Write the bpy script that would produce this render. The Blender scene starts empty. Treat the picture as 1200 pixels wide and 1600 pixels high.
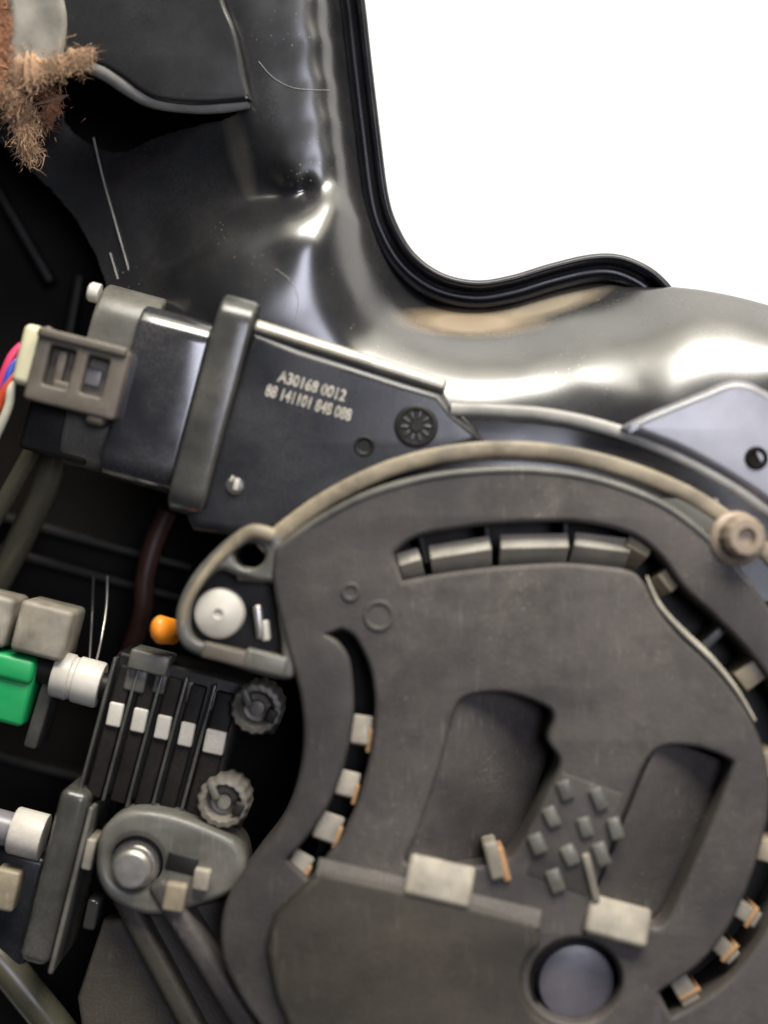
import bpy, bmesh, math, random
import numpy as np
from mathutils import Vector, Matrix

random.seed(7)
rng = np.random.default_rng(7)
SC = bpy.context.scene
COL = SC.collection

# ------------------------------------------------------------------ scale: one unit of the drawing is 0.15 mm
S = 0.00015
D = 2400.0                      # camera height above the z = 0 plane, in drawing units
def W(px, py, z=0.0):
    k = (D - z) / D
    return Vector(((px - 600) * k * S, -(py - 800) * k * S, z * S))

# ------------------------------------------------------------------ camera
cd = bpy.data.cameras.new('camera'); cam = bpy.data.objects.new('camera', cd); COL.objects.link(cam)
cam.location = (0, 0, D * S)
cd.sensor_fit = 'VERTICAL'; cd.sensor_height = 24.0
cd.lens = 12.0 / (800.0 / D)
cd.clip_start = 0.01; cd.clip_end = 50
cd.dof.use_dof = True
cd.dof.focus_distance = (D + 100) * S
cd.dof.aperture_fstop = 1.9
SC.camera = cam

# ------------------------------------------------------------------ light
w = bpy.data.worlds.new('World'); SC.world = w; w.use_nodes = True
w.node_tree.nodes['Background'].inputs[0].default_value = (0.80, 0.90, 1.0, 1)
w.node_tree.nodes['Background'].inputs[1].default_value = 0.03

def area(name, loc, target, sx, sy, power, col):
    l = bpy.data.lights.new(name, 'AREA'); l.shape = 'RECTANGLE'; l.size = sx; l.size_y = sy
    l.energy = power; l.color = col
    o = bpy.data.objects.new(name, l); COL.objects.link(o); o.location = loc
    d = Vector(target) - Vector(loc)
    o.rotation_euler = d.to_track_quat('-Z', 'Y').to_euler()
    return o
area('window_light', (0.25, 1.10, 0.66), (0, 0, 0), 0.95, 0.52, 28, (1.0, 0.95, 0.87))
area('sheen_fill_light', (0.35, 1.25, 0.52), (0, 0, 0), 2.0, 1.0, 18, (1.0, 0.94, 0.76))  # unseen fill, added for a broad silver sheen on the housing slopes
area('ceiling_light', (0.38, 0.18, 1.45), (0, 0, 0), 0.55, 0.50, 8, (0.84, 0.85, 1.0))

SC.view_settings.view_transform = 'Standard'; SC.view_settings.look = 'None'
SC.view_settings.exposure = 0.0; SC.view_settings.gamma = 1.0
SC.view_settings.use_curve_mapping = False
SC.cycles.use_denoising = True
SC.cycles.max_bounces = 8

# ------------------------------------------------------------------ materials
def mat(name, col, rough=0.5, metal=0.0, spec=0.5, ior=1.5, var=0.25, scale=60, bump=0.0, bscale=400,
        dust=0.0, dustcol=(0.35, 0.31, 0.25), dscale=30, rvar=0.1, coat=0.0, scratch=0.0, speck=0.0, fuzz=0.0, streak=0.0, patch=None, bump2=0.0):
    m = bpy.data.materials.new(name); m.use_nodes = True
    nt = m.node_tree; N = nt.nodes; L = nt.links
    b = N['Principled BSDF']
    tc = N.new('ShaderNodeTexCoord'); co = tc.outputs['Object']
    geo = N.new('ShaderNodeNewGeometry'); pos = geo.outputs['Position']
    def noise(sc, det=4, ro=0.55, vec=pos):
        n = N.new('ShaderNodeTexNoise'); n.inputs['Scale'].default_value = sc
        n.inputs['Detail'].default_value = det; n.inputs['Roughness'].default_value = ro
        L.new(vec, n.inputs['Vector']); return n.outputs['Fac']
    def ramp(src, a, bb, lo=0.0, hi=1.0):
        r = N.new('ShaderNodeMapRange'); r.inputs['From Min'].default_value = a; r.inputs['From Max'].default_value = bb
        r.inputs['To Min'].default_value = lo; r.inputs['To Max'].default_value = hi
        L.new(src, r.inputs['Value']); return r.outputs['Result']
    def mix(fac, c1, c2):
        x = N.new('ShaderNodeMix'); x.data_type = 'RGBA'
        if isinstance(fac, float): x.inputs[0].default_value = fac
        else: L.new(fac, x.inputs[0])
        for sock, c in ((x.inputs[6], c1), (x.inputs[7], c2)):
            if isinstance(c, tuple): sock.default_value = (*c, 1)
            else: L.new(c, sock)
        return x.outputs[2]
    def math_(op, a, bb):
        x = N.new('ShaderNodeMath'); x.operation = op
        for i, v in enumerate((a, bb)):
            if isinstance(v, (int, float)): x.inputs[i].default_value = v
            else: L.new(v, x.inputs[i])
        return x.outputs[0]
    lo = tuple(c * (1 - var) for c in col); hi = tuple(min(1, c * (1 + var)) for c in col)
    n1 = noise(scale)
    c = mix(ramp(n1, 0.3, 0.7), lo, hi)
    rsock = ramp(noise(scale * 1.7, 6), 0.25, 0.75, max(0.02, rough - rvar), min(1, rough + rvar))
    if dust > 0:
        d1 = ramp(noise(dscale, 8, 0.7), 0.42, 0.78)
        d2 = ramp(noise(1600, 3, 0.7), 0.35, 0.7)
        df = math_('MULTIPLY', math_('MULTIPLY', d1, d2), dust)
        c = mix(df, c, dustcol)
        rsock = math_('MAXIMUM', rsock, math_('MULTIPLY', df, 0.8))
    if speck > 0:
        v = N.new('ShaderNodeTexVoronoi'); v.inputs['Scale'].default_value = 700
        L.new(pos, v.inputs['Vector'])
        sp_ = ramp(v.outputs['Distance'], 0.10, 0.18, 1.0, 0.0)
        sp_ = math_('MULTIPLY', sp_, ramp(noise(45, 5, 0.7), 0.55, 0.68))
        sp_ = math_('MULTIPLY', sp_, speck)
        c = mix(sp_, c, (0.55, 0.5, 0.38))
        rsock = math_('MAXIMUM', rsock, math_('MULTIPLY', sp_, 0.7))
    if streak > 0:
        mp2 = N.new('ShaderNodeMapping'); mp2.inputs['Rotation'].default_value = (0, 0, -0.3); mp2.inputs['Scale'].default_value = (1, 0.09, 1)
        L.new(pos, mp2.inputs['Vector'])
        st = math_('MULTIPLY', ramp(noise(900, 3, 0.6, mp2.outputs[0]), 0.60, 0.76), ramp(noise(55, 4, 0.6), 0.42, 0.62))
        st = math_('MULTIPLY', st, streak)
        c = mix(st, c, tuple(min(1, x*2.6+0.02) for x in col))
        blot = ramp(noise(75, 6, 0.65), 0.50, 0.72)
        c = mix(math_('MULTIPLY', blot, streak*0.8), c, tuple(x*0.55 for x in col))
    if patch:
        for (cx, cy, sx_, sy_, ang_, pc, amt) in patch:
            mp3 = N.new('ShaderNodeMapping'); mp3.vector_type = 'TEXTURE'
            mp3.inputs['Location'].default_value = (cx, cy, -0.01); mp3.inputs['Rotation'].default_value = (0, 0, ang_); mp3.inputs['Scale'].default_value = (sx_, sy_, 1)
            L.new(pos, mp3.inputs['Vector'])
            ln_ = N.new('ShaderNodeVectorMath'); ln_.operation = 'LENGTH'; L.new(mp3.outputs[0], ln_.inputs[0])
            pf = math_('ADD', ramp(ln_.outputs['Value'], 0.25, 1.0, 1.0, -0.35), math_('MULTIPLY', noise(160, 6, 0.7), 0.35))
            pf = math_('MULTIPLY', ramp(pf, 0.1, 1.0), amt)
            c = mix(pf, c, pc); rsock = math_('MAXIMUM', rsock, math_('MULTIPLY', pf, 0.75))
    L.new(c, b.inputs['Base Color']); L.new(rsock, b.inputs['Roughness'])
    b.inputs['Metallic'].default_value = metal; b.inputs['IOR'].default_value = ior
    b.inputs['Specular IOR Level'].default_value = spec
    b.inputs['Coat Weight'].default_value = coat; b.inputs['Coat Roughness'].default_value = 0.06
    if fuzz: b.inputs['Sheen Weight'].default_value = fuzz
    if bump > 0 or scratch > 0:
        h = None
        if bump > 0:
            h = math_('MULTIPLY', noise(bscale, 5, 0.6), bump)
            if bump2 > 0: h = math_('ADD', h, math_('MULTIPLY', noise(90, 4, 0.5), bump2))
        if scratch > 0:
            mp = N.new('ShaderNodeMapping'); mp.inputs['Scale'].default_value = (1, 0.06, 1); mp.inputs['Rotation'].default_value = (0, 0, 0.35)
            L.new(pos, mp.inputs['Vector'])
            sc = math_('MULTIPLY', ramp(noise(2500, 2, 0.5, mp.outputs[0]), 0.62, 0.8), scratch)
            h = sc if h is None else math_('ADD', h, sc)
        bp = N.new('ShaderNodeBump'); bp.inputs['Strength'].default_value = 1.0; bp.inputs['Distance'].default_value = 0.0004
        L.new(h, bp.inputs['Height']); L.new(bp.outputs[0], b.inputs['Normal'])
    return m

M = {}
M['table'] = mat('white_table_paint', (0.90, 0.90, 0.89), 0.55, var=0.02, scale=4)
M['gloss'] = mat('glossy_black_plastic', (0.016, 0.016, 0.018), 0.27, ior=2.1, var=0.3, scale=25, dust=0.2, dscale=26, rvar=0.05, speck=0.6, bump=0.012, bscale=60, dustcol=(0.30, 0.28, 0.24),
  patch=[(*W(735, 500, -110)[:2], 0.024, 0.006, -0.02, (0.40, 0.30, 0.19), 0.6), (*W(860, 470, -110)[:2], 0.022, 0.005, 0.3, (0.42, 0.35, 0.25), 0.55), (*W(372, 230, -80)[:2], 0.004, 0.016, 0.25, (0.4, 0.36, 0.26), 0.16)])  # first two patches: tan reflection painted into the colour; third: dust
M['flap'] = mat('dusty_black_plastic', (0.015, 0.015, 0.016), 0.24, ior=1.7, var=0.3, scale=25, dust=0.14, dscale=18, rvar=0.08, speck=0.7, dustcol=(0.24, 0.23, 0.2))
M['gloss2'] = mat('satin_dark_plastic', (0.016, 0.017, 0.021), 0.30, ior=1.5, var=0.25, scale=40, dust=0.15, dscale=40, bump=0.05, bscale=900)
M['sheen_facet'] = mat('lavender_sheen_plastic', (0.15, 0.15, 0.172), 0.30, ior=1.8, var=0.2, scale=40, dust=0.3, dscale=40, rvar=0.06)  # lavender reflection put into the base colour
M['gloss3'] = mat('polished_dark_plastic', (0.022, 0.023, 0.029), 0.15, ior=2.0, var=0.25, scale=40, dust=0.25, dscale=40)
M['edge_highlight'] = mat('pale_edge_highlight', (0.27, 0.25, 0.20), 0.25, ior=1.8, var=0.3, scale=150, dust=0.4, bump=0.08)  # highlight along the label plate's top edge, put into a pale colour
M['bolt'] = mat('dusty_zinc', (0.27, 0.215, 0.165), 0.5, metal=0.2, var=0.3, scale=150, dust=0.6, dustcol=(0.35, 0.27, 0.18), bump=0.15)
M['fin'] = mat('brown_black_plastic', (0.010, 0.008, 0.007), 0.6, spec=0.2, var=0.3, scale=60, dust=0.08, bump=0.1, bscale=700)
M['rubber'] = mat('black_rim_rubber', (0.008, 0.008, 0.011), 0.28, ior=1.5, var=0.2, bump=0.03, bscale=500)
M['cover'] = mat('dusty_grey_plastic', (0.055, 0.048, 0.045), 0.6, var=0.5, scale=24, dust=0.55, dscale=42, dustcol=(0.19, 0.165, 0.135), bump=0.3, bscale=1300, scratch=0.05, speck=0.5, streak=1.0, bump2=0.5)
M['cover2'] = mat('dusty_olive_plastic', (0.037, 0.031, 0.024), 0.6, var=0.3, scale=20, dust=0.5, dscale=34, dustcol=(0.14, 0.12, 0.085), bump=0.3, bscale=1300, scratch=0.05, streak=0.7, bump2=0.5)
M['pocket'] = mat('grimy_grey_plastic', (0.045, 0.040, 0.037), 0.7, var=0.3, scale=30, dust=0.4, dscale=30, dustcol=(0.12, 0.10, 0.08), bump=0.3, bscale=900, streak=0.5)
M['ledge'] = mat('pale_moulded_plastic', (0.26, 0.235, 0.19), 0.5, var=0.35, scale=140, dust=0.5, dustcol=(0.16, 0.13, 0.09), bump=0.2, streak=0.5)  # on the vent ledges this pale tone paints lit plate edges
M['pale'] = mat('lit_ledge_plastic', (0.42, 0.39, 0.32), 0.45, var=0.25, scale=140, dust=0.4, dustcol=(0.2, 0.16, 0.11), bump=0.15, streak=0.3)  # lit upward-facing plate edges, their brightness put into the colour
M['tan'] = mat('tan_seal', (0.25, 0.21, 0.145), 0.5, var=0.4, scale=110, bump2=1.5, streak=0.6, dust=0.4, bump=0.2, bscale=700)
M['amber'] = mat('amber_plastic', (0.36, 0.21, 0.10), 0.45, var=0.2)
M['grey'] = mat('grey_plastic', (0.105, 0.102, 0.09), 0.34, var=0.35, scale=90, streak=0.6, dust=0.4, bump=0.1, bscale=800)
M['band'] = mat('smoked_clamp_plastic', (0.055, 0.055, 0.051), 0.2, var=0.3, scale=60, dust=0.3, bump=0.05, bscale=500, ior=1.6)
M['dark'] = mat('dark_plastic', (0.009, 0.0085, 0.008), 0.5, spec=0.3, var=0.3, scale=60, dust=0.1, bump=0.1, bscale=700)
M['black'] = mat('black_cavity_plastic', (0.0075, 0.0062, 0.005), 0.7, var=0.3, scale=30, spec=0.12)
M['conn'] = mat('brown_grey_connector_plastic', (0.115, 0.098, 0.078), 0.5, streak=0.5, var=0.3, scale=90, dust=0.35, bump=0.1, bscale=900)
M['cream'] = mat('cream_plug_plastic', (0.66, 0.62, 0.42), 0.4, var=0.08, dust=0.2)
M['white'] = mat('white_plastic', (0.58, 0.55, 0.49), 0.38, var=0.2, dust=0.6, scale=120, dustcol=(0.25, 0.2, 0.14))
M['silver'] = mat('zinc_plated_steel', (0.62, 0.59, 0.55), 0.33, metal=0.85, var=0.12, scale=120, dust=0.25, bump=0.06, bscale=600)
M['pale_grey'] = mat('pale_grey_edge', (0.30, 0.29, 0.27), 0.35, var=0.3, scale=120, dust=0.4, bump=0.1, bscale=600)  # light grey for the flap lip, bead, hairs and moulding lines
M['green'] = mat('green_plastic', (0.012, 0.32, 0.095), 0.4, var=0.12, dust=0.2, dustcol=(0.3, 0.4, 0.3))
M['orange'] = mat('orange_plastic', (0.85, 0.27, 0.02), 0.4, var=0.1)
M['ink'] = mat('white_ink', (0.45, 0.42, 0.36), 0.6, var=0.45, scale=700)
M['fibre'] = mat('tan_fibre', (0.40, 0.255, 0.155), 0.9, var=0.6, scale=130, spec=0.1, fuzz=0.3)
M['rust'] = mat('rust_fibre', (0.42, 0.21, 0.12), 0.9, var=0.5, scale=130, spec=0.1)
M['foam'] = mat('pale_grey_foam', (0.27, 0.255, 0.22), 0.8, var=0.4, scale=70, bump=0.2, bscale=500, dust=0.4)
M['knob'] = mat('worn_grey_knob', (0.13, 0.12, 0.10), 0.45, var=0.45, scale=160, dust=0.5, bump=0.2)
M['button'] = mat('purple_grey_button', (0.105, 0.098, 0.118), 0.36, var=0.25, scale=80, dust=0.4, ior=1.6)
M['cap'] = mat('lavender_grey_cap', (0.17, 0.162, 0.18), 0.32, var=0.12, scale=80, dust=0.3, ior=1.6)
M['redbrown'] = mat('red_brown_cable', (0.05, 0.018, 0.010), 0.5, var=0.3)
M['olive'] = mat('olive_cable', (0.075, 0.07, 0.048), 0.3, var=0.2)
for n_, c_ in (('pink', (0.75, 0.06, 0.16)), ('blue', (0.04, 0.09, 0.5)), ('red', (0.6, 0.08, 0.03)), ('pale', (0.7, 0.68, 0.52))):
    M['wire_' + n_] = mat(n_ + '_wire_jacket', c_, 0.35, var=0.1)

# ------------------------------------------------------------------ helpers
def link(name, me, m, parent=None):
    o = bpy.data.objects.new(name, me); COL.objects.link(o)
    if m is not None: me.materials.append(M[m] if isinstance(m, str) else m)
    if parent is not None: o.parent = parent
    return o
def finish(bm, name, m, parent=None, angle=35):
    bmesh.ops.recalc_face_normals(bm, faces=bm.faces)
    a = math.radians(angle)
    for f in bm.faces: f.smooth = True
    for e in bm.edges:
        e.smooth = not (len(e.link_faces) == 2 and e.calc_face_angle(0) > a)
    me = bpy.data.meshes.new(name); bm.to_mesh(me); bm.free()
    return link(name, me, m, parent)
def thing(name, label, cat, group=None):
    o = bpy.data.objects.new(name, None); COL.objects.link(o); o.empty_display_size = 0.01
    return tag(o, label, cat, group)
def tag(o, label, cat, group=None):
    o['label'] = label; o['category'] = cat
    if group: o['group'] = group
    return o
def spline(pts, n=8, closed=False):
    p = np.array(pts, float); out = []
    N_ = len(p); rngi = range(N_) if closed else range(N_ - 1)
    for i in rngi:
        if closed: a, b, c, d = p[(i-1) % N_], p[i], p[(i+1) % N_], p[(i+2) % N_]
        else: a, b, c, d = p[max(i-1, 0)], p[i], p[i+1], p[min(i+2, N_-1)]
        for k in range(n):
            t = k / n
            out.append(0.5*((2*b) + (c-a)*t + (2*a-5*b+4*c-d)*t*t + (3*b-a-3*c+d)*t**3))
    if not closed: out.append(p[-1])
    return [tuple(q) for q in out]
def area2(p): return 0.5 * sum(p[i][0]*p[(i+1) % len(p)][1] - p[(i+1) % len(p)][0]*p[i][1] for i in range(len(p)))
def plate(name, outline, z0, z1, m, parent=None, holes=(), bevel=3, seg=3, angle=40):
    """a slab with rounded edges; outline and holes are drawn at the level of its top face"""
    cu = bpy.data.curves.new(name, 'CURVE'); cu.dimensions = '2D'; cu.fill_mode = 'BOTH'
    bv = min(bevel, (z1 - z0) * 0.49)
    cu.extrude = ((z1 - z0) / 2 - bv) * S; cu.bevel_depth = bv * S; cu.bevel_resolution = seg; cu.offset = -bv * S
    for j, pts in enumerate([outline] + list(holes)):
        q = [W(p[0], p[1], z1) for p in pts]
        ccw = area2([(v.x, v.y) for v in q]) > 0
        if ccw != (j == 0): q.reverse()
        s = cu.splines.new('POLY'); s.points.add(len(q) - 1); s.use_cyclic_u = True
        for pt, v in zip(s.points, q): pt.co = (v.x, v.y, 0, 1)
    o = bpy.data.objects.new(name, cu); COL.objects.link(o)
    dg = bpy.context.evaluated_depsgraph_get()
    me = bpy.data.meshes.new_from_object(o.evaluated_get(dg))
    bpy.data.objects.remove(o); bpy.data.curves.remove(cu)
    bm = bmesh.new(); bm.from_mesh(me); bpy.data.meshes.remove(me)
    bmesh.ops.remove_doubles(bm, verts=bm.verts, dist=1e-7)
    bmesh.ops.translate(bm, verts=bm.verts, vec=(0, 0, (z0 + z1) / 2 * S))
    return finish(bm, name, m, parent, angle)
def rrect(cx, cy, u, v, ang=15, r=6, n=4):
    a = math.radians(ang); ca, sa = math.cos(a), math.sin(a); pts = []
    r = min(r, u/2 - .1, v/2 - .1)
    for sx, sy, st in ((1, 1, 0), (-1, 1, 90), (-1, -1, 180), (1, -1, 270)):
        for k in range(n + 1):
            t = math.radians(st + 90 * k / n)
            x = sx * (u/2 - r) + r * math.cos(t); y = sy * (v/2 - r) + r * math.sin(t)
            pts.append((cx + x*ca - y*sa, cy + x*sa + y*ca))
    return pts
def circ(cx, cy, rx, ry=None, n=40, ang=0):
    ry = ry or rx; a = math.radians(ang)
    return [(cx + rx*math.cos(t)*math.cos(a) - ry*math.sin(t)*math.sin(a), cy + rx*math.cos(t)*math.sin(a) + ry*math.sin(t)*math.cos(a))
            for t in (2*math.pi*k/n for k in range(n))]
def rbox(name, cx, cy, u, v, z0, z1, m, parent=None, ang=15, r=6, seg=3, tilt=None, angle=40, ru=0):
    """rounded block; centre drawn at its top face, turned ang degrees clockwise in the picture; tilt = (axis 'u' or 'v', degrees)"""
    bm = bmesh.new(); bmesh.ops.create_cube(bm, size=1)
    bmesh.ops.scale(bm, vec=(u*S, v*S, (z1-z0)*S), verts=bm.verts)
    if ru > 0:
        ed = [e for e in bm.edges if abs(e.verts[0].co.x-e.verts[1].co.x) > u*S*.5 and e.verts[0].co.z > 0]
        bmesh.ops.bevel(bm, geom=ed, offset=ru*S, segments=9, profile=0.5, affect='EDGES')
        ed = [e for e in bm.edges if len(e.link_faces) == 2 and e.calc_face_angle(0) > 0.6]
        bmesh.ops.bevel(bm, geom=ed, offset=r*S, segments=seg, profile=0.5, affect='EDGES')
    elif r > 0: bmesh.ops.bevel(bm, geom=list(bm.edges), offset=min(r, u*.45, v*.45, (z1-z0)*.45)*S, segments=seg, profile=0.5, affect='EDGES')
    if tilt: bmesh.ops.rotate(bm, cent=(0, 0, 0), matrix=Matrix.Rotation(math.radians(tilt[1]), 3, 'X' if tilt[0] == 'u' else 'Y'), verts=bm.verts)
    bmesh.ops.rotate(bm, cent=(0, 0, 0), matrix=Matrix.Rotation(-math.radians(ang), 3, 'Z'), verts=bm.verts)
    p = W(cx, cy, z1); p.z = (z0 + z1) / 2 * S
    bmesh.ops.translate(bm, vec=p, verts=bm.verts)
    return finish(bm, name, m, parent, angle)
def tube(name, pts, rad, m, parent=None, n=12, sm=6, flat=1.0):
    """pts: (px, py, z); rad number or list"""
    pts = spline(pts, sm) if sm > 1 else pts
    P = [W(*p) for p in pts]; bm = bmesh.new(); rings = []
    for i, p in enumerate(P):
        t = (P[min(i+1, len(P)-1)] - P[max(i-1, 0)]).normalized()
        up = Vector((0, 0, 1)) if abs(t.z) < 0.95 else Vector((1, 0, 0))
        a = t.cross(up).normalized(); b = a.cross(t)
        r = (rad if isinstance(rad, (int, float)) else np.interp(i/(len(P)-1), np.linspace(0, 1, len(rad)), rad)) * S
        rings.append([bm.verts.new(p + a*math.cos(2*math.pi*k/n)*r + b*math.sin(2*math.pi*k/n)*r*flat) for k in range(n)])
    for i in range(len(rings)-1):
        for k in range(n): bm.faces.new((rings[i][k], rings[i][(k+1) % n], rings[i+1][(k+1) % n], rings[i+1][k]))
    bm.faces.new(rings[0]); bm.faces.new(rings[-1])
    return finish(bm, name, m, parent, 50)
def lathe(name, base, axis, prof, m, parent=None, n=40, scal=0, sdepth=0.0, angle=35):
    """prof: (radius, height) along axis from base; scal: number of flutes on the outside"""
    bm = bmesh.new(); ax = Vector(axis).normalized(); q = Vector((0, 0, 1)).rotation_difference(ax); rings = []
    if scal: n = scal * 6
    for r, h in prof:
        ring = []
        for k in range(n):
            t = 2*math.pi*k/n; rr = r
            if scal and r > prof[0][0]*0.7: rr = r * (1 - sdepth*(0.5+0.5*math.cos(scal*t)))
            ring.append(bm.verts.new(Vector(base) + q @ Vector((rr*S*math.cos(t), rr*S*math.sin(t), h*S))))
        rings.append(ring)
    for i in range(len(rings)-1):
        for k in range(n): bm.faces.new((rings[i][k], rings[i][(k+1) % n], rings[i+1][(k+1) % n], rings[i+1][k]))
    bm.faces.new(rings[0]); bm.faces.new(rings[-1])
    bmesh.ops.remove_doubles(bm, verts=bm.verts, dist=1e-8)
    return finish(bm, name, m, parent, angle)
def grid_mesh(name, X, Y, Z, keep, m, parent=None):
    ny, nx = Z.shape
    idx = -np.ones(Z.shape, int)
    f = keep[:-1, :-1] & keep[1:, :-1] & keep[:-1, 1:] & keep[1:, 1:]
    used = np.zeros(Z.shape, bool)
    used[:-1, :-1] |= f; used[1:, :-1] |= f; used[:-1, 1:] |= f; used[1:, 1:] |= f
    idx[used] = np.arange(used.sum())
    V = np.stack([X[used], Y[used], Z[used]], 1)
    a, b, c, d = idx[:-1, :-1][f], idx[:-1, 1:][f], idx[1:, 1:][f], idx[1:, :-1][f]
    F = np.stack([a, d, c, b], 1)
    me = bpy.data.meshes.new(name); me.from_pydata(V.tolist(), [], F.tolist()); me.validate(); me.update()
    me.polygons.foreach_set('use_smooth', np.ones(len(me.polygons), bool))
    return link(name, me, m, parent)
class TPS:
    def __init__(self, pts, vals, lam=0.0):
        P = np.array(pts, float); n = len(P); self.P = P
        K = self.U(np.linalg.norm(P[:, None]-P[None], axis=2)) + lam*np.eye(n)
        A = np.zeros((n+3, n+3)); A[:n, :n] = K; A[:n, n] = 1; A[:n, n+1:] = P; A[n, :n] = 1; A[n+1:, :n] = P.T
        self.w = np.linalg.solve(A, np.concatenate([vals, [0, 0, 0]]))
    @staticmethod
    def U(r): return np.where(r > 1e-9, r*r*np.log(np.maximum(r, 1e-9)), 0)
    def __call__(self, x, y):
        out = self.w[-3] + self.w[-2]*x + self.w[-1]*y
        for (a, b), c in zip(self.P, self.w[:-3]): out = out + c*self.U(np.hypot(x-a, y-b))
        return out
def seg_dist(x, y, path):
    d = np.full(x.shape, 1e9); sgn = np.zeros(x.shape)
    for (ax, ay), (bx, by) in zip(path[:-1], path[1:]):
        vx, vy = bx-ax, by-ay; t = np.clip(((x-ax)*vx+(y-ay)*vy)/(vx*vx+vy*vy), 0, 1)
        dd = np.hypot(x-ax-t*vx, y-ay-t*vy); s = np.sign(vx*(y-ay)-vy*(x-ax))
        m_ = dd < d - 1e-9; d[m_] = dd[m_]; sgn[m_] = s[m_]
    return d*sgn
def inside(x, y, poly):
    r = np.zeros(x.shape, bool); n = len(poly)
    for i in range(n):
        (x1, y1), (x2, y2) = poly[i], poly[(i+1) % n]
        c = ((y1 > y) != (y2 > y)) & (x < (x2-x1)*(y-y1)/(y2-y1+1e-12)+x1); r ^= c
    return r

# ================================================================== SETTING: the white table
bm = bmesh.new(); bmesh.ops.create_grid(bm, x_segments=2, y_segments=2, size=1.6)
tbl = finish(bm, 'table_surface', 'table'); tbl.location = (0, 0, -430*S); tbl['kind'] = 'structure'

# ================================================================== HOUSING
housing = thing('housing', 'large glossy black moulded housing with a grooved rim beside the white opening', 'housing')
LZ = -130
lip = spline([(545, -160), (556, -70), (567, 0), (577, 90), (590, 200), (603, 300), (618, 350), (646, 396), (690, 428), (745, 440), (800, 432), (860, 414),
              (920, 400), (965, 399), (1005, 413), (1035, 434), (1062, 468), (1090, 520), (1140, 580), (1220, 640), (1350, 700), (1450, 740)], 10)
shell_edge = spline([(545, -160), (556, -70), (567, 0), (577, 90), (590, 200), (603, 300), (618, 350), (646, 396), (690, 428), (745, 440), (800, 432), (860, 414),
              (920, 402), (965, 404), (1005, 420), (1040, 436), (1090, 446), (1150, 460), (1210, 478), (1300, 510), (1450, 570)], 10)
kk = (D - LZ) / D
edgew = [((p[0]-600)*kk, (p[1]-800)*kk) for p in shell_edge]
lipw = [((p[0]-600)*kk, (p[1]-800)*kk) for p in lip]         # drawing units, y down, real position
# rim: profile swept along the lip (t = inward distance, z)
prof = [(0, -330), (-3, -300), (-4, -140), (-2, -133), (3, -130), (8, -132), (10, -138), (11, -158), (14, -164), (26, -166), (29, -163), (31, -152), (34, -149), (38, -152), (41, -170), (48, -215), (48, -330)]
pa = np.array(lipw); tg = np.gradient(pa, axis=0); tg /= np.linalg.norm(tg, axis=1)[:, None]
nrm = np.stack([-tg[:, 1], tg[:, 0]], 1)                      # points inward (down-left of the path)
bm = bmesh.new(); rings = []
for i in range(len(pa)):
    rings.append([bm.verts.new(((pa[i, 0]+nrm[i, 0]*t)*S, -(pa[i, 1]+nrm[i, 1]*t)*S, z*S)) for t, z in prof])
for i in range(len(rings)-1):
    for k in range(len(prof)-1): bm.faces.new((rings[i][k], rings[i][k+1], rings[i+1][k+1], rings[i+1][k]))
finish(bm, 'rim', 'rubber', housing, 60)

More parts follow.
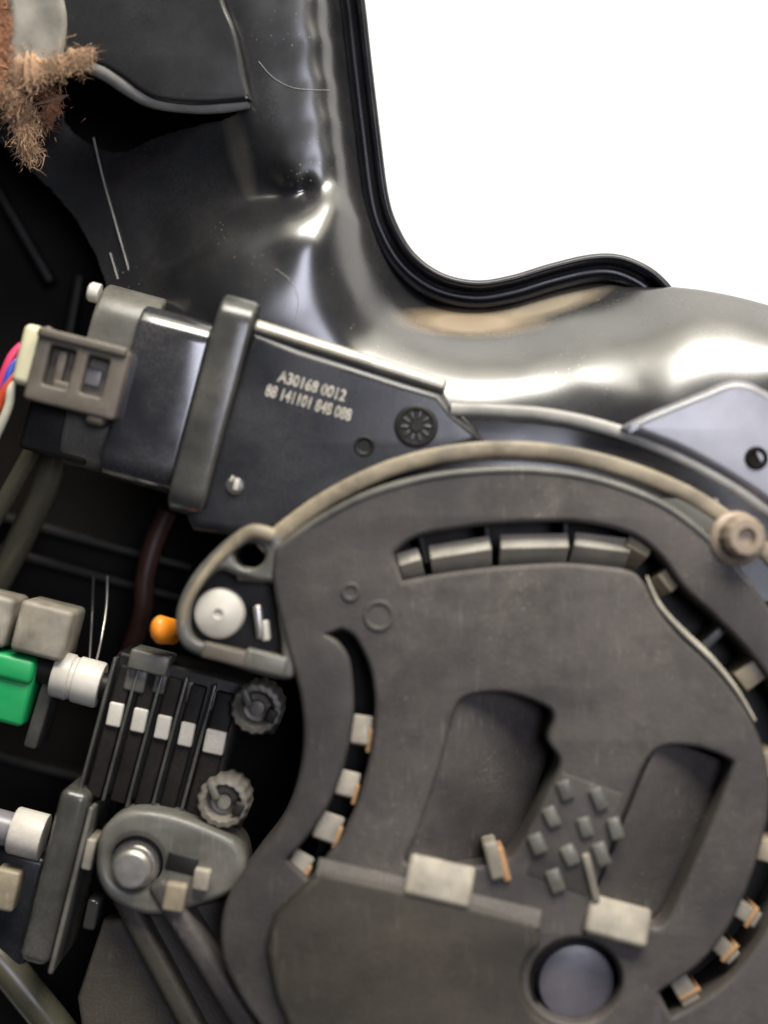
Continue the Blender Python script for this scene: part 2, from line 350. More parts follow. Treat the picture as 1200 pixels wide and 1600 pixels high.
# shell: a smooth moulded surface through measured heights (px, py, z)
ctl = [
 # dark panel at the top
 (60, -120, -110), (200, -120, -100), (320, -120, -70), (400, -120, -64), (250, 0, -110), (330, 0, -74), (400, 0, -63), (330, 110, -90), (410, 110, -63), (400, 200, -70), (440, 250, -66),
 # recess on the left, falling away
 (330, 200, -100), (270, 180, -150), (270, 250, -130), (200, 200, -190), (200, 270, -160), (120, 230, -200), (60, 180, -200), (170, 330, -170), (220, 380, -165), (60, 60, -180), (-60, 0, -180),
 (-60, 160, -210), (140, 120, -190), (130, 430, -190), (200, 450, -160),
 # base of the ridge
 (475, 296, -84), (440, 303, -92), (405, 312, -96), (370, 322, -102), (335, 336, -112), (300, 350, -126), (270, 368, -142), (250, 388, -155),
 # shoulder of the ridge
 (510, 316, -42), (475, 326, -40), (440, 336, -40), (405, 347, -44), (370, 358, -50), (335, 372, -60), (300, 390, -76), (268, 412, -100),
 # top of the ridge
 (495, 380, -8), (430, 405, -6), (360, 430, -14), (300, 460, -38), (420, 480, 0), (360, 520, -10), (470, 430, -2), (480, 500, -8), (300, 540, -50),
 (530, 340, -46), (545, 380, -56), (525, 400, -30), (590, 380, -150), (575, 420, -92), (555, 460, -48), (530, 520, -22), (500, 570, -20),
 (610, 440, -140), (600, 490, -92), (580, 530, -50), (570, 580, -22),
 # big shoulder sweeping right
 (650, 475, -152), (645, 515, -98), (640, 555, -56), (635, 595, -28), (640, 640, -14),
 (720, 492, -156), (722, 525, -106), (725, 560, -62), (725, 595, -30), (725, 635, -10), (730, 690, 0),
 (800, 488, -152), (805, 520, -104), (812, 555, -60), (815, 590, -26), (820, 630, -6), (820, 690, 4),
 (880, 468, -150), (890, 500, -100), (900, 540, -52), (905, 575, -18), (910, 620, 2), (910, 690, 10),
 (960, 456, -140), (980, 490, -84), (990, 525, -38), (995, 560, -6), (1000, 600, 16), (985, 660, 28),
 (1040, 452, -96), (1060, 478, -56), (1072, 510, -18), (1080, 548, 12), (1085, 590, 34),
 (1095, 458, -68), (1130, 470, -52), (1140, 500, -18), (1150, 535, 10), (1160, 575, 32),
 (1200, 490, -40), (1215, 520, -8), (1230, 560, 20), (1330, 520, -60), (1350, 580, 0), (1440, 620, -30),
 # flat facet on the right
 (1050, 640, 44), (1120, 625, 44), (1170, 615, 43), (1100, 700, 44), (1180, 690, 45), (1050, 690, 44), (1190, 760, 44), (1120, 740, 43), (1260, 640, 34), (1280, 740, 34), (1400, 760, 20),
 (900, 760, 12), (800, 760, 8), (700, 760, 0), (1000, 760, 20), (1200, 840, 36), (1400, 900, 20), (600, 700, -20), (500, 680, -40), (400, 620, -40), (300, 620, -70),
]
lx = lambda y_: float(np.interp(y_, [p[1] for p in lip[:60]], [p[0] for p in lip[:60]]))
for y_ in (-130, -65, 0, 65, 130, 190, 245, 285):
    ctl += [(lx(y_)+dx, y_, z_) for dx, z_ in ((-135, -63), (-108, -63), (-88, -66), (-70, -78), (-54, -103), (-40, -140), (-30, -168))]
for y_ in (315, 345):
    ctl += [(lx(y_)+dx, y_, z_) for dx, z_ in ((-54, -92), (-42, -125), (-31, -165))]
cw = [(W(a, b, z).x/S, -W(a, b, z).y/S) for a, b, z in ctl]
tps = TPS(np.array(cw)/1000, np.array([c[2] for c in ctl], float), 1.2e-4)
xs = np.arange(-1050, 980, 3.0); ys = np.arange(-1070, 140, 3.0)
GX, GY = np.meshgrid(xs, ys)                                   # drawing units, y down, origin under the camera
GZ = tps(GX/1000, GY/1000)
dist = seg_dist(GX, GY, edgew)                                 # > 0 inward
wd = 38 - 22*np.clip((GX-400)/70, 0, 1)
GZ = np.where(dist < wd, GZ - (wd-dist)*5, GZ)
GZ = np.clip(GZ, -330, 60)
px = GX/((D-GZ)/D)+600; py = GY/((D-GZ)/D)+800
void = inside(px, py, [(-900, 215), (0, 225), (40, 262), (80, 300), (118, 345), (148, 400), (162, 440), (175, 480), (290, 500), (300, 1000), (-900, 1000)])
gap = inside(px, py, spline([(100, 104), (150, 104), (230, 150), (300, 168), (372, 168), (350, 184), (300, 196), (240, 214), (190, 236), (140, 222), (100, 180)], 5, True))  # hole cut in the shell, standing in for deep shadow under the flap
keep = (dist > wd-24) & ~void & ~gap 
keep &= ~((py > 780) & (px < 1120))
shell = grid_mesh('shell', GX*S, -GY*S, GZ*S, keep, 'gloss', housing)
sm = shell.modifiers.new('smooth', 'SMOOTH'); sm.factor = 0.5; sm.iterations = 4

def on_shell(a, b, lift=0.0):
    z = 0.0
    for _ in range(6):
        p = W(a, b, z); z = float(tps(np.array([p.x/S/1000]), np.array([-p.y/S/1000]))[0])
    return (a, b, z + lift)
def along(pts, lift): return [on_shell(a, b, lift) for a, b in spline(pts, 8)]
for hp, lb in (([(404, 96), (428, 122), (462, 138), (515, 141)], 'fine pale hair curved on the glossy housing near the straight rim'),
               ([(430, 420), (455, 440), (466, 470), (462, 500)], 'fine pale hair lying on the housing above the label plate')):
    o = tube('loose_hair', along(hp, 0.8), 0.55, 'pale_grey', None, n=6, sm=1); tag(o, lb, 'hair', 'loose hairs')
# inner cavity of the housing
plate('cavity_floor', [(-500, -250), (440, -250), (470, 100), (520, 330), (620, 640), (1000, 800), (1300, 900), (1300, 1900), (-500, 1900)], -372, -352, 'black', housing, bevel=2)
plate('added_outer_wall', [(-470, -236), (470, -236), (470, -226), (-470, -226)], -372, -44, 'dark', housing, bevel=2)  # unseen walls, added to keep lamp light out of the cavity
plate('added_outer_wall', [(-476, -220), (-464, -220), (-464, 1800), (-476, 1800)], -350, -60, 'dark', housing, bevel=2)
for x, y, l, an in ((120, 840, 420, 15), (150, 900, 420, 15), (60, 1200, 420, 15), (100, 560, 300, 100), (20, 340, 260, 60), (200, 1180, 400, 105)):
    rbox('cavity_rib', x, y, l, 14, -360, -300, 'dark', housing, ang=an, r=3)
tube('moulding_line', [(146, 215, -176), (160, 275, -172), (178, 340, -168), (204, 432, -168)], 1.6, 'pale_grey', housing, n=8)
tube('moulding_line', [(172, 395, -176), (184, 436, -172)], 1.4, 'pale_grey', housing, n=8)
sheen_facet = plate('sheen_pad', spline([(972, 672), (990, 656), (1050, 630), (1100, 610), (1142, 594), (1172, 596), (1205, 612), (1300, 660), (1420, 760), (1400, 900), (1290, 860), (1180, 776), (1080, 716), (1015, 688)], 5, True), 0, 52, 'sheen_facet', housing, bevel=15, seg=7)  # added pad standing in for a soft lavender reflection on the shell
# small hole with raised collar in the facet
lathe('hole_collar', W(1182, 716, 52), (0.10, 0.05, 1), [(19, -4), (18, 2), (14, 4), (11, 3), (10, 0.5), (0, 0.4)], 'black', housing, n=28)

# torn panel flap above the recess
flap_edge = [(30, 105), (90, 92), (140, 95), (185, 118), (215, 140), (245, 155), (300, 162), (350, 160), (393, 156)]
fl = spline(flap_edge, 8)
plate('panel_flap', fl + spline([(393, 156), (384, 120), (376, 80), (366, 40), (350, 0), (340, -60), (335, -225)], 6)[1:] + [(-300, -225), (-300, 120)], -60, -34, 'flap', housing, bevel=9, seg=5)
tube('flap_edge', [(128, 99, -52), (165, 111, -52), (205, 138, -54), (240, 156, -55), (300, 164, -56), (350, 162, -56), (388, 157, -55)], [12, 16, 15, 14, 14, 15, 13], 'pale_grey', housing, n=12, flat=0.9)

# ================================================================== FIBRE PAD, top-left
pad = thing('fibre_pad', 'frayed rust and tan fibre pad poking out at the top left corner', 'insulation')
def lump(path, rads, seed):
    r_ = np.random.default_rng(seed); pts = spline(path, 10)
    rr = np.interp(np.linspace(0, 1, len(pts)), np.linspace(0, 1, len(rads)), rads) * (1 + 0.35*r_.standard_normal(len(pts)))
    return pts, list(np.clip(rr, 6, 60))
paths = [([(138, 84, -28), (100, 100, -30), (50, 112, -34), (0, 108, -40), (-60, 110, -40)], [8, 19, 24, 26, 26], 'fibre'),
         ([(-10, 120, -40), (18, 150, -52), (38, 190, -70), (48, 240, -90)], [26, 22, 19, 10], 'fibre'),
         ([(-30, -40, -30), (-6, 20, -30), (0, 70, -32), (-10, 120, -36)], [20, 17, 17, 20], 'rust'),
         ([(60, 125, -80), (80, 160, -95), (72, 190, -105)], [14, 15, 8], 'fibre')]
for i, (pth, rd, mm) in enumerate(paths):
    pts, rr = lump(pth, rd, i)
    tube('clump', pts, rr, mm, pad, n=14, sm=1, flat=0.6)
    bm = bmesh.new()
    for _ in range(3200 if i < 3 else 900):
        j = random.randrange(len(pts)); c = pts[j]; r0 = rr[j]
        p0 = np.array([c[0]+random.gauss(0, r0*.55), c[1]+random.gauss(0, r0*.55), c[2]+random.uniform(0, r0*.6)])
        ln = random.uniform(5, 12) + (random.random() < .12)*random.uniform(5, 22); th = random.gauss(0.8, 1.1) if i != 1 else random.gauss(1.9, 0.7)
        dv = np.array([-math.cos(th)*ln*random.choice((1, -1)), math.sin(th)*ln, random.uniform(-6, 12)])
        mid = p0 + dv*.5 + np.array([random.gauss(0, 2), random.gauss(0, 2), 4]); e = p0 + dv
        wv = np.array([dv[1], -dv[0], 0])/ln*random.uniform(.22, .6)
        v = [bm.verts.new(W(*q)) for q in (p0-wv, p0+wv, mid+wv*.8, mid-wv*.8, e)]
        bm.faces.new(v[:4]); bm.faces.new((v[3], v[2], v[4]))
    f_ = finish(bm, 'fibres', 'rust' if i == 3 else mm, pad); f_['kind'] = 'stuff'
foam = thing('foam_strip', 'pale grey crumpled foam lying behind the rusty fibre pad', 'foam')
fx = np.linspace(2, 112, 56); fy = np.linspace(-60, 96, 70); FX, FY = np.meshgrid(fx, fy)
FZ = -26 + 4*np.sin(FX*.045+FY*.02) + 1.2*np.sin(FX*.08-FY*.03+1) - 30*np.clip(np.abs(FX-57)/55-.62, 0, 1)**2*6
wobx = FX + 4*np.sin(FY*.05)
kf = (D-FZ)/D
grid_mesh('crumpled_sheet', (wobx-600)*kf*S, -(FY-800)*kf*S, FZ*S, np.ones(FX.shape, bool), 'foam', foam)

# ================================================================== MOTOR UNIT with clamp and label
motor = thing('actuator_motor', 'long black motor unit with clamp band and white printed label plate', 'motor')
rbox('end_cap', 168, 590, 100, 300, -180, -22, 'grey', motor, r=7, seg=3, ru=70)
rbox('body_block', 243, 622, 118, 280, -180, 6, 'gloss3', motor, r=7, seg=3, ru=42)
rbox('clamp_band', 330, 632, 58, 352, -200, 34, 'band', motor, r=7, seg=3, ang=15, ru=46)
rbox('clamp_lip', 356, 640, 12, 352, -200, 26, 'dark', motor, r=4, seg=3, ang=15, ru=44)
lathe('pin', W(150, 458, -40), (-.966, .259, 0), [(16, -6), (16, 8), (13, 12), (0, 12)], 'white', motor, n=24)
rbox('pin_tab', 184, 607, 12, 42, -30, 20, 'white', motor, r=4, ang=18)
D_out = [(392, 512), (470, 541), (550, 566), (630, 592), (690, 610), (712, 640), (742, 664), (760, 690), (700, 716), (640, 726), (570, 752), (500, 788), (440, 834), (370, 840), (300, 830), (286, 800), (330, 690)]
lab = plate('label_plate', D_out, -150, 16, 'gloss2', motor, bevel=20, seg=6)
rbox('highlight_rail', 541, 560, 322, 21, -30, 14, 'edge_highlight', lab, ang=17.6, r=6, tilt=('u', -26))  # added pale strip standing in for the reflected edge highlight
# print on the plate
def text(name, body, cx, cy, z, size, ang, m, parent, sx=1.0):
    cu = bpy.data.curves.new(name, 'FONT'); cu.body = body; cu.size = size*S; cu.align_x = 'CENTER'; cu.align_y = 'CENTER'; cu.extrude = 0.15*S
    cu.resolution_u = 3; cu.offset = 0.6*S
    o = bpy.data.objects.new(name, cu); COL.objects.link(o); dg = bpy.context.evaluated_depsgraph_get()
    me = bpy.data.meshes.new_from_object(o.evaluated_get(dg)); bpy.data.objects.remove(o)
    o = link(name, me, m, parent); o.location = W(cx, cy, z); o.rotation_euler = (0, 0, -math.radians(ang)); o.scale = (sx, 1, 1)
    return o
text('printed_line', 'A30168 0012', 488, 604, 16.6, 25, 17, 'ink', lab, 0.80)
text('printed_line', '88 141101 848 088', 482, 630, 16.6, 26, 17, 'ink', lab, 0.68)
# moulded date wheel and dimple
dw = lathe('date_wheel', W(650, 666, 14), (0, 0, 1), [(34, 0), (34, 3), (31, 5), (27, 5), (25, 2.4), (10, 2.4), (9, 5), (3, 5.5), (0, 5)], 'dark', lab, n=40)
for k in range(10):
    a = 2*math.pi*k/10
    rbox('tick', 650+18*math.cos(a), 666+18*math.sin(a), 12, 3.2, 15, 19, 'band', dw, ang=math.degrees(a), r=1)
lathe('dimple', W(569, 697, 14), (0, 0, 1), [(16, 0), (16, 3), (14, 4.5), (11, 4), (9, 2.2), (0, 2.2)], 'dark', lab, n=32)
lathe('rivet', W(367, 760, 14), (0, 0, 1), [(15, 0), (15, 3), (12, 6), (5, 7), (0, 7)], 'band', lab, n=28)
rbox('chip_mark', 369, 757, 8, 18, 19, 22, 'white', lab, r=2, ang=10)
rbox('chip_mark', 362, 748, 4, 10, 19, 22, 'white', lab, r=1, ang=30)

# ================================================================== CONNECTOR
con = thing('connector_block', 'brown grey latched wire connector plugged into the end of the motor unit', 'connector')
c0 = rrect(120, 586, 148, 112, 14, 8)
plate('connector_shell', c0, -60, 30, 'conn', con, holes=[rrect(92, 574, 40, 62, 14, 4), rrect(148, 588, 34, 60, 14, 4)], bevel=5)
rbox('connector_core', 120, 586, 132, 100, -70, 2, 'conn', con, ang=14, r=4)
rbox('latch_arm', 92, 578, 15, 62, 0, 22, 'conn', con, ang=14, r=4)
rbox('latch_tooth', 94, 604, 26, 18, 0, 27, 'conn', con, ang=14, r=4)
rbox('lock_window', 144, 589, 28, 28, -2, 10, M['cap'], con, ang=14, r=3)
rbox('latch_tab', 150, 646, 32, 38, -20, 26, 'conn', con, ang=14, r=9, seg=4)
rbox('top_rail', 128, 534, 142, 16, -20, 36, 'conn', con, ang=14, r=5)
rbox('lower_body', 92, 668, 112, 96, -160, -46, 'dark', con, ang=15, r=8)
plug = thing('wire_plug', 'cream plastic wire plug at the left edge beside the brown connector', 'plug')
rbox('plug_body', 44, 554, 36, 96, -50, 16, 'cream', plug, ang=14, r=11, seg=5)
rbox('plug_collar', 63, 560, 12, 104, -50, 8, 'conn', plug, ang=14, r=4)
for i, (nm, y, off) in enumerate((('pink', 556, 0), ('blue', 572, 4), ('red', 590, -3), ('pale', 598, 10))):
    o = tube('wire', [(34, y-16, -22-4*i), (18, y+2, -16), (4+off, y+34, -18), (-14+off, y+78, -30), (-50+off, y+150, -60), (-110, y+260, -120)], 7.5, 'wire_'+nm, None, n=10, sm=8)
    tag(o, nm.replace('pale', 'cream white') + ' wire leaving the cream plug at the left edge', 'wire', 'wires from the plug')

# cables in the dark cavity on the left
o = tube('cable', [(70, 650, -150), (58, 690, -160), (20, 760, -170), (-20, 830, -180), (-90, 960, -200)], 15, 'olive', None, n=16, sm=8)
tag(o, 'thin olive cable hanging below the cream plug into the dark cavity', 'cable')
o = tube('cable', [(92, 690, -190), (70, 760, -200), (38, 830, -210), (-10, 920, -230), (-90, 1060, -250)], 24, 'olive', None, n=16, sm=8)
tag(o, 'thicker olive cable running beneath the motor end into the dark cavity', 'cable')

# ================================================================== ROUND COVER
cover = thing('round_cover', 'big dusty grey brown plastic cover with an arc of vent slots', 'cover')
out_top = [(428, 862), (470, 824), (530, 786), (600, 756), (690, 735), (790, 727), (880, 733), (960, 752), (1040, 786), (1110, 838), (1165, 900), (1230, 990), (1300, 1120)]
out_left = [(470, 1740), (430, 1640), (376, 1560), (346, 1490), (352, 1412), (396, 1345), (440, 1285), (466, 1215), (474, 1150), (468, 1085), (448, 1010), (432, 945), (424, 900)]
cov_out = spline(out_top, 6) + [(1340, 1250), (1340, 1750), (480, 1750)] + spline(out_left, 6)
ch_out = spline([(616, 866), (650, 840), (720, 826), (800, 818), (885, 816), (950, 824), (1000, 842), (1038, 876), (1070, 920), (1115, 962), (1160, 1008), (1200, 1058), (1240, 1120), (1262, 1200), (1258, 1290), (1240, 1370), (1200, 1450), (1160, 1510), (1110, 1556), (1050, 1590)], 5)
ch_in = spline([(1030, 1552), (1085, 1515), (1128, 1468), (1160, 1410), (1185, 1340), (1202, 1265), (1200, 1195), (1178, 1130), (1145, 1078), (1105, 1032), (1062, 992), (1028, 950), (1008, 912), (985, 892), (935, 884), (880, 880), (800, 884), (720, 892), (660, 902), (630, 908)], 5)
lslot_out = [(512, 992), (530, 1004), (546, 1030), (552, 1070), (553, 1110), (548, 1150), (540, 1190), (526, 1230), (508, 1270), (480, 1310), (448, 1345)]
lslot_in = [(486, 1378), (512, 1338), (532, 1312), (552, 1270), (566, 1230), (578, 1180), (585, 1120), (583, 1070), (572, 1030), (552, 995), (532, 985)]
lslot = spline(lslot_out, 5) + spline(lslot_in, 5)
pock1 = spline([(726, 1092), (790, 1084), (850, 1104), (864, 1122), (856, 1158), (874, 1192), (852, 1244), (806, 1330), (760, 1352), (640, 1352), (650, 1310), (684, 1210), (706, 1130)], 5, True)
pock2 = spline([(1022, 1176), (1080, 1168), (1136, 1186), (1142, 1206), (1110, 1290), (1070, 1380), (1036, 1446), (1000, 1440), (928, 1420), (950, 1340), (985, 1250)], 5, True)
hole_c = circ(900, 1534, 72, 66)
plate('cover_face', cov_out, -60, 52, 'cover', cover, holes=[ch_out + ch_in, lslot, pock1, pock2, hole_c], bevel=8, seg=4)
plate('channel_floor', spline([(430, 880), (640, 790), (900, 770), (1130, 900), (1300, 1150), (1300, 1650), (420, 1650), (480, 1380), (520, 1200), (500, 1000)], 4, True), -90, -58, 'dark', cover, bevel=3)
tube('rim_band', [(408, 858, 34), (440, 830, 36), (500, 786, 38), (570, 748, 38), (640, 722, 38), (720, 706, 38), (800, 702, 38), (880, 709, 38), (960, 727, 38), (1040, 756, 38), (1105, 790, 38), (1180, 846, 36), (1260, 930, 34)], 13, 'tan', cover, n=16, sm=8, flat=0.4)
tube('shadow_lip', [(436, 858, 44), (500, 812, 48), (580, 772, 48), (680, 745, 48), (790, 735, 48), (880, 740, 48), (960, 758, 48), (1040, 792, 48), (1110, 846, 48), (1170, 916, 46)], 7, 'grey', cover, n=10, sm=8)
tube('shell_bead', [(705, 640, 10), (770, 642, 16), (850, 648, 22), (930, 664, 28), (1010, 690, 34), (1090, 728, 38), (1160, 770, 40), (1220, 812, 38)], 11, 'pale_grey', housing, n=12, sm=8, flat=0.6)

# inner raised plate edge ledges in the vent channel
def ledge(px_, py_, u, v, ang, z1=30, m='ledge', name='vent_ledge', tilt=27, z0=-60, r=3):
    return rbox(name, px_, py_, u, v, z0, z1, m, cover, ang=ang, r=r, tilt=('u', -tilt) if tilt else None)
for a in ((644, 890, 36, 24, -16), (722, 876, 96, 26, -9), (836, 866, 106, 27, -1), (940, 868, 88, 26, 7)):
    ledge(*a, z1=34, m='pale', tilt=30, z0=-50)
ledge(992, 866, 40, 36, 28, 34, 'tan')
ledge(1036, 914, 34, 40, 52, 30, 'tan')
for a in ((1178, 1052, 34, 52, 52), (1196, 1196, 40, 44, 74), (1206, 1332, 34, 42, 105)):
    ledge(*a, z1=36, m='tan', tilt=0)
tube('channel_edge_highlight', [(1010, 900, 50), (1030, 945, 50), (1066, 986, 50), (1108, 1026, 50), (1148, 1074, 50), (1180, 1126, 50)], [2, 4, 5, 5, 4, 2], 'pale', cover, n=10, sm=8)  # pale strip painting the highlight along the inner plate edge
for i, a in enumerate(((1166, 1428, 26, 44, 122), (1132, 1484, 26, 44, 134), (1070, 1548, 30, 46, 150))):
    ledge(*a, z1=34, m='ledge', tilt=0)
    rbox('amber_edge', a[0]+9, a[1]+6, 7, 36, -40, 37, 'amber', cover, ang=a[4]-90, r=2)
for a in ((762, 838, 10, 46, -6), (884, 832, 10, 46, 0), (662, 858, 10, 46, -14)):
    rbox('vent_rib', *a[:4], -60, 20, 'dark', cover, ang=a[4], r=2)
rbox('vent_rib', 1120, 992, 16, 66, -60, 12, 'grey', cover, ang=47, r=3)
# left slot ledges
for i, (x, y, u, v, an) in enumerate(((564, 1150, 32, 46, 8), (541, 1234, 34, 40, 14), (510, 1302, 40, 44, 20), (462, 1362, 34, 44, 30))):
    rbox('vent_ledge', x, y, u, v, -60, 34, 'ledge', cover, ang=an, r=4, tilt=('u', -12))
    rbox('amber_edge', x+u/2-3, y+8, 7, v*.8, -40, 36, 'amber', cover, ang=an, r=2)
# pocket floors: sloping, deepest at the upper right
rbox('pocket_floor', 750, 1228, 194, 310, -24, 8, 'cover', cover, ang=16, r=3, tilt=('v', 25))
rbox('pocket_floor', 1032, 1312, 156, 300, -16, 14, 'cover', cover, ang=22, r=3, tilt=('v', 22))
# worn end tabs and pads
rbox('end_tab', 686, 1384, 104, 66, 30, 70, 'ledge', cover, ang=13, r=8, tilt=('u', -27))
rbox('end_tab', 966, 1446, 98, 62, 30, 66, 'ledge', cover, ang=15, r=8, tilt=('u', -27))
rbox('peg', 772, 1346, 22, 58, 0, 62, 'ledge', cover, ang=-14, r=5)
rbox('amber_edge', 787, 1352, 12, 54, 0, 58, 'amber', cover, ang=-14, r=4)
rbox('pad_base', 898, 1304, 104, 170, 40, 53, 'cover', cover, ang=20, r=5)
for x, y in ((884, 1236), (862, 1278), (840, 1320), (936, 1250), (915, 1294), (891, 1338), (962, 1296), (940, 1336), (868, 1378)):
    rbox('pad', x, y, 22+random.uniform(-2, 2), 34+random.uniform(-4, 3), 48, 61+random.uniform(-2, 2), 'grey', cover, ang=-20+random.uniform(-5, 5), r=4)
rbox('pocket_wall', 924, 1372, 12, 74, 40, 62, 'ledge', cover, ang=-14, r=3)
# lower raised plate
low_out = [(470, 1392), (500, 1362), (640, 1392), (740, 1416), (838, 1444), (846, 1476)] + [(900+84*math.cos(math.radians(t)), 1534+78*math.sin(math.radians(t))) for t in range(215, 84, -10)] + [(905, 1750), (500, 1750), (470, 1650), (430, 1560), (415, 1480), (430, 1430)]
plate('lower_plate', low_out, 20, 76, 'cover2', cover, bevel=10, seg=4)
rbox('step_strip', 668, 1407, 352, 34, 30, 70, 'cover', cover, ang=13.2, r=4, tilt=('u', -32))
lathe('button', W(900, 1534, 8), (0.05, 0.02, 1), [(62, -60), (62, 0), (58, 7), (46, 10), (0, 11)], 'button', cover, n=48)
lathe('button_ring', W(900, 1534, 30), (0, 0, 1), [(75, -50), (76, 14), (72, 20), (67, 16), (66, -50)], 'dark', cover, n=48)
plate('base_apron', [(160, 1440), (380, 1400), (560, 1500), (560, 1760), (150, 1760), (120, 1560)], -110, -62, 'cover2', cover, bevel=8)
# flange bolt on the right
bolt = lathe('flange_bolt', W(1150, 842, 44), (0.14, 0.08, 1), [(43, 0), (43, 5), (38, 10), (33, 11)], 'bolt', cover, n=36)
lathe('bolt_head', W(1150, 842, 44), (0.14, 0.08, 1), [(33, 8), (33, 40), (27, 47), (15, 47), (12, 36), (0, 34)], 'bolt', bolt, n=12, angle=20)
# moulded marks on the face
for x, y, r_ in ((548, 925, 15), (592, 962, 24)):
    lathe('moulded_mark', W(x, y, 50), (0, 0, 1), [(r_, 0), (r_, 4), (r_-2, 5.5), (r_-6, 5), (r_-8, 3), (0, 3)], 'cover', cover, n=28)

# ================================================================== MOUNTING EAR with white screw
ear = thing('mounting_ear', 'triangular grey plastic ear holding the white screw at the left of the round cover', 'bracket')
ear_out = spline([(440, 842), (400, 822), (372, 828), (330, 864), (296, 905), (276, 950), (276, 990), (292, 1016), (340, 1034), (440, 1062), (462, 1040), (452, 940)], 6, True)
ear_in = spline([(428, 915), (405, 910), (372, 900), (340, 892), (306, 930), (296, 970), (304, 998), (345, 1012), (430, 1030), (440, 1010), (434, 960)], 6, True)
plate('ear_rim', ear_out, -40, 46, 'grey', ear, holes=[ear_in, circ(390, 868, 24, 20)], bevel=8, seg=4)
plate('ear_floor', spline([(436, 838), (380, 840), (300, 920), (286, 990), (340, 1026), (440, 1040)], 5, True), -50, -6, 'dark', ear, bevel=3, holes=[circ(392, 870, 20, 17)])
tube('ear_rail', [(428, 838, 46), (392, 832, 48), (352, 862, 46), (312, 908, 46), (290, 950, 44), (284, 985, 42)], [12, 12, 8, 6, 6, 5], 'tan', ear, n=12, sm=8, flat=.7)
lathe('white_screw', W(345, 957, -2), (0, 0, 1), [(40, -10), (40, 24), (37, 31), (30, 35), (8, 38), (6, 34), (0, 34)], 'white', ear, n=44)
rbox('post', 404, 972, 12, 52, -10, 38, 'silver', ear, ang=-6, r=4)
rbox('post', 414, 986, 14, 32, -10, 30, 'white', ear, ang=-6, r=4)
rbox('lower_ledge', 352, 1024, 74, 24, 10, 52, 'conn', ear, ang=14, r=4)
rbox('lower_ledge', 414, 1036, 66, 30, 10, 54, 'grey', ear, ang=14, r=4)
rbox('tan_block', 392, 898, 44, 22, -10, 40, 'conn', ear, ang=6, r=4)
o = lathe('orange_cap', W(258, 985, -30), (-0.3, 0.1, 1), [(14, -30), (15, 20), (12, 30), (6, 35), (0, 36)], 'orange', None, n=24)
o.scale = (1, 1.5, 1); o.location = (0, W(258, 985, -30).y * -0.5, 0)
tag(o, 'small orange cap tucked beside the mounting ear', 'cap')

# ================================================================== FINNED BLOCK with white contacts
fin = thing('finned_block', 'black ribbed block with a row of five small white squares', 'heat sink')
rbox('block_body', 258, 1150, 214, 230, -220, -62, 'dark', fin, ang=14, r=8)
for i, (x, y) in enumerate(((179, 1117), (217, 1126), (254, 1137), (291, 1148), (335, 1160))):
    big = i == 4
    rbox('fin', x-7, y+26, 25 if not big else 34, 216, -120, -44, 'fin', fin, ang=15, r=4)
    rbox('fin_divider', x-28, y+18, 5, 226, -120, -36, 'band', fin, ang=15, r=1.5)
    rbox('white_contact', x, y, 23 if not big else 33, 38, -70, -37, 'white', fin, ang=12, r=3)
rbox('grey_step', 232, 1036, 64, 32, -110, -26, 'grey', fin, ang=14, r=4)
rbox('grey_step', 212, 1062, 34, 40, -110, -40, 'grey', fin, ang=14, r=4)
rbox('grey_step', 246, 1064, 30, 40, -110, -44, 'grey', fin, ang=14, r=4)
for x, y in ((270, 1076), (296, 1082), (332, 1094)):
    rbox('grey_tooth', x, y, 9, 34, -110, -52, 'grey', fin, ang=8, r=2)
def knob(x, y, r_, label):
    t = thing('fluted_knob', label, 'knob', 'fluted knobs')
    lathe('knob_body', W(x, y, -30), (0, 0, 1), [(r_, -60), (r_, 6), (r_*.9, 16), (r_*.72, 18), (r_*.62, 12), (r_*.5, -6), (r_*.3, -8), (r_*.26, 6), (0, 8)], 'knob', t, scal=16, sdepth=0.06)
    rbox('knob_key', x+r_*.5, y+r_*.3, 16, 22, -40, -10, 'dark', t, ang=25, r=3)
    rbox('knob_clip', x-r_*.4, y-r_*.35, 12, 30, -40, -8, 'grey', t, ang=-20, r=3)
    rbox('knob_shaft', x+3, y+12, r_*1.5, r_*1.2, -200, -70, 'dark', t, ang=15, r=6)
    return t
knob(402, 1106, 43, 'worn grey fluted knob beside the right end of the ribbed block')
knob(350, 1252, 43, 'worn grey fluted knob below the ribbed block')

# ================================================================== parts at the far left
sil = thing('ribbed_sleeve', 'short white metal sleeve between the green block and the ribbed block', 'sleeve')
U3 = Vector((math.cos(math.radians(15)), -math.sin(math.radians(15)), 0))
base = W(86, 1052, -90)
lathe('sleeve_body', base, U3, [(0, 0), (36, 0), (38, 4), (38, 26), (35, 29), (35, 34), (38, 37), (38, 74), (36, 78), (0, 78)], 'white', sil, n=40)
lathe('sleeve_core', base, U3, [(0, -30), (22, -30), (22, 110), (0, 110)], 'dark', sil, n=28)
gb = thing('green_terminal', 'bright green plastic block with a grey cap at the left edge', 'terminal')
rbox('green_body', -6, 1074, 110, 108, -150, -60, 'green', gb, ang=14, r=9)
rbox('green_top', -2, 1040, 112, 42, -130, -52, 'green', gb, ang=14, r=10)
rbox('grey_cap', 64, 986, 86, 84, -160, -44, 'ledge', gb, ang=14, r=9)
rbox('grey_cap', -26, 966, 84, 82, -160, -48, 'ledge', gb, ang=14, r=9)
rbox('side_strip', 66, 1100, 22, 150, -180, -80, 'band', gb, ang=17, r=5)
o = tube('cable', [(262, 800, -220), (240, 850, -215), (226, 905, -215), (222, 960, -225), (200, 1030, -260)], 17, 'redbrown', None, n=14, sm=8)
tag(o, 'dull red brown cable in the dark gap left of the mounting ear', 'cable')
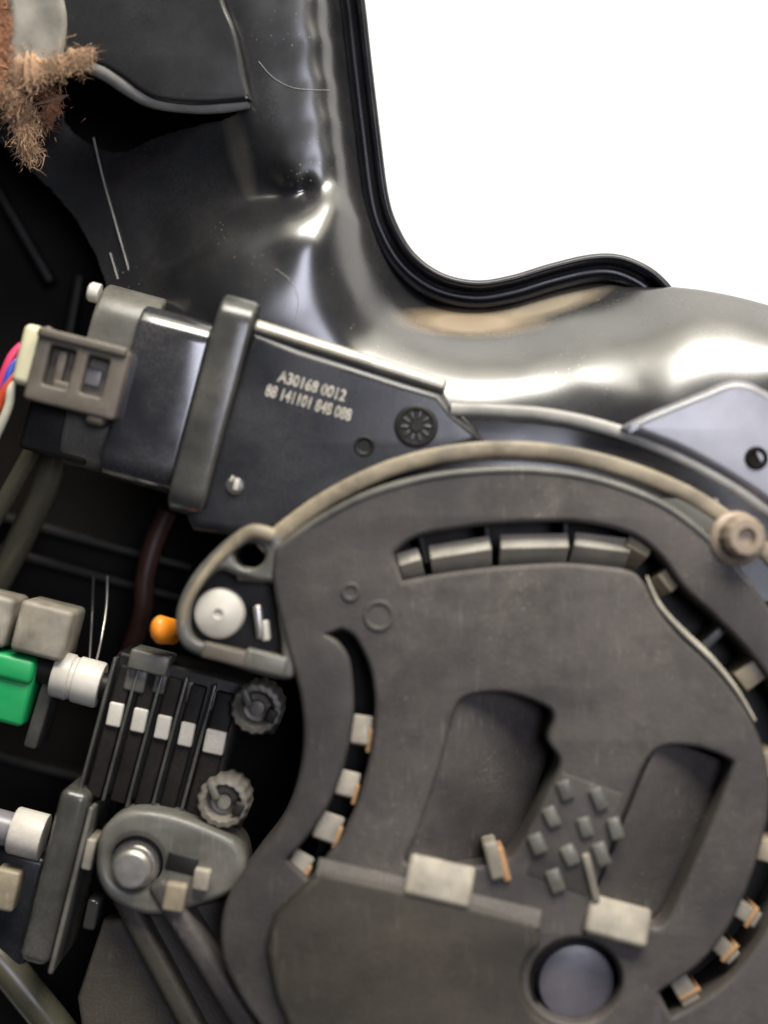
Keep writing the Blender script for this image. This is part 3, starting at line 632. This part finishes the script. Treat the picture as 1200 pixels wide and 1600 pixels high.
o = tube('wire', [(168, 900, -190), (166, 950, -170), (158, 1000, -140), (150, 1036, -100)], 2.2, 'silver', None, n=8, sm=8)
tag(o, 'fine bright wire rising from the right of the white metal sleeve', 'wire')
o = tube('wire', [(146, 900, -200), (144, 960, -180), (140, 1030, -130)], 2.2, 'band', None, n=8, sm=8)
tag(o, 'fine dark wire rising from the middle of the white metal sleeve', 'wire')

fl2 = thing('clamp_flange', 'tall silver grey flange plate at the lower left with a white roller', 'flange')
rbox('flange_plate', 84, 1372, 46, 280, -200, -6, 'band', fl2, ang=14, r=14, seg=5)
rbox('flange_edge', 110, 1392, 8, 270, -200, -14, 'grey', fl2, ang=14, r=3)
lathe('roller', W(20, 1296, -70), U3, [(0, 0), (36, 0), (38, 3), (38, 52), (0, 52)], 'white', fl2, n=36)
lathe('roller_shaft', W(-60, 1276, -80), U3, [(0, 0), (28, 0), (28, 90), (0, 90)], 'cap', fl2, n=32)
rbox('lower_body', 8, 1420, 100, 190, -220, -90, 'gloss2', fl2, ang=14, r=14)
rbox('tan_block', 6, 1392, 40, 66, -100, -44, 'tan', fl2, ang=12, r=6)
rbox('spacer', 138, 1336, 16, 50, -100, -20, 'ledge', fl2, ang=12, r=4)
rbox('spacer', 142, 1430, 20, 50, -120, -50, 'band', fl2, ang=12, r=5)

bos = thing('bolt_bracket', 'grey bracket with a silver bolt at the lower left beneath the knob', 'bracket')
boss_out = spline([(150, 1340), (160, 1296), (200, 1268), (262, 1272), (330, 1296), (372, 1320), (384, 1360), (370, 1392), (300, 1420), (236, 1432), (180, 1412), (154, 1380)], 6, True)
plate('bracket_body', boss_out, -120, 6, 'grey', bos, bevel=12, seg=5, holes=[circ(212, 1350, 42)])
plate('bracket_base', boss_out, -160, -30, 'dark', bos, bevel=6)
lathe('bolt', W(212, 1350, -26), (0, 0, 1), [(39, -20), (39, 6), (34, 12), (30, 14), (30, 38), (25, 44), (0, 45)], 'silver', bos, n=40)
rbox('dark_window', 284, 1350, 50, 30, -10, 8, 'dark', bos, ang=14, r=4)
rbox('pale_block', 314, 1376, 26, 34, -10, 22, 'ledge', bos, ang=10, r=4)
rbox('tan_block', 272, 1404, 34, 44, -20, 26, 'tan', bos, ang=10, r=5)
for i, (x, y, l, an, m_, nm) in enumerate(((330, 1520, 330, 58, 'cover', 'upper'), (262, 1540, 330, 62, 'cover2', 'lower'))):
    o = rbox('strut', x, y, l, 34, -140, 14-34*i, m_, None, ang=an, r=11, seg=4)
    tag(o, 'diagonal grey strut below the silver bolt, ' + ('nearer the round cover' if i == 0 else 'farther from the round cover'), 'strut', 'diagonal struts')
o = tube('cable', [(-60, 1440, -120), (0, 1500, -110), (50, 1560, -110), (110, 1640, -120), (170, 1760, -130)], 30, 'olive', None, n=18, sm=8)
tag(o, 'thick olive cable crossing the bottom left corner', 'cable')
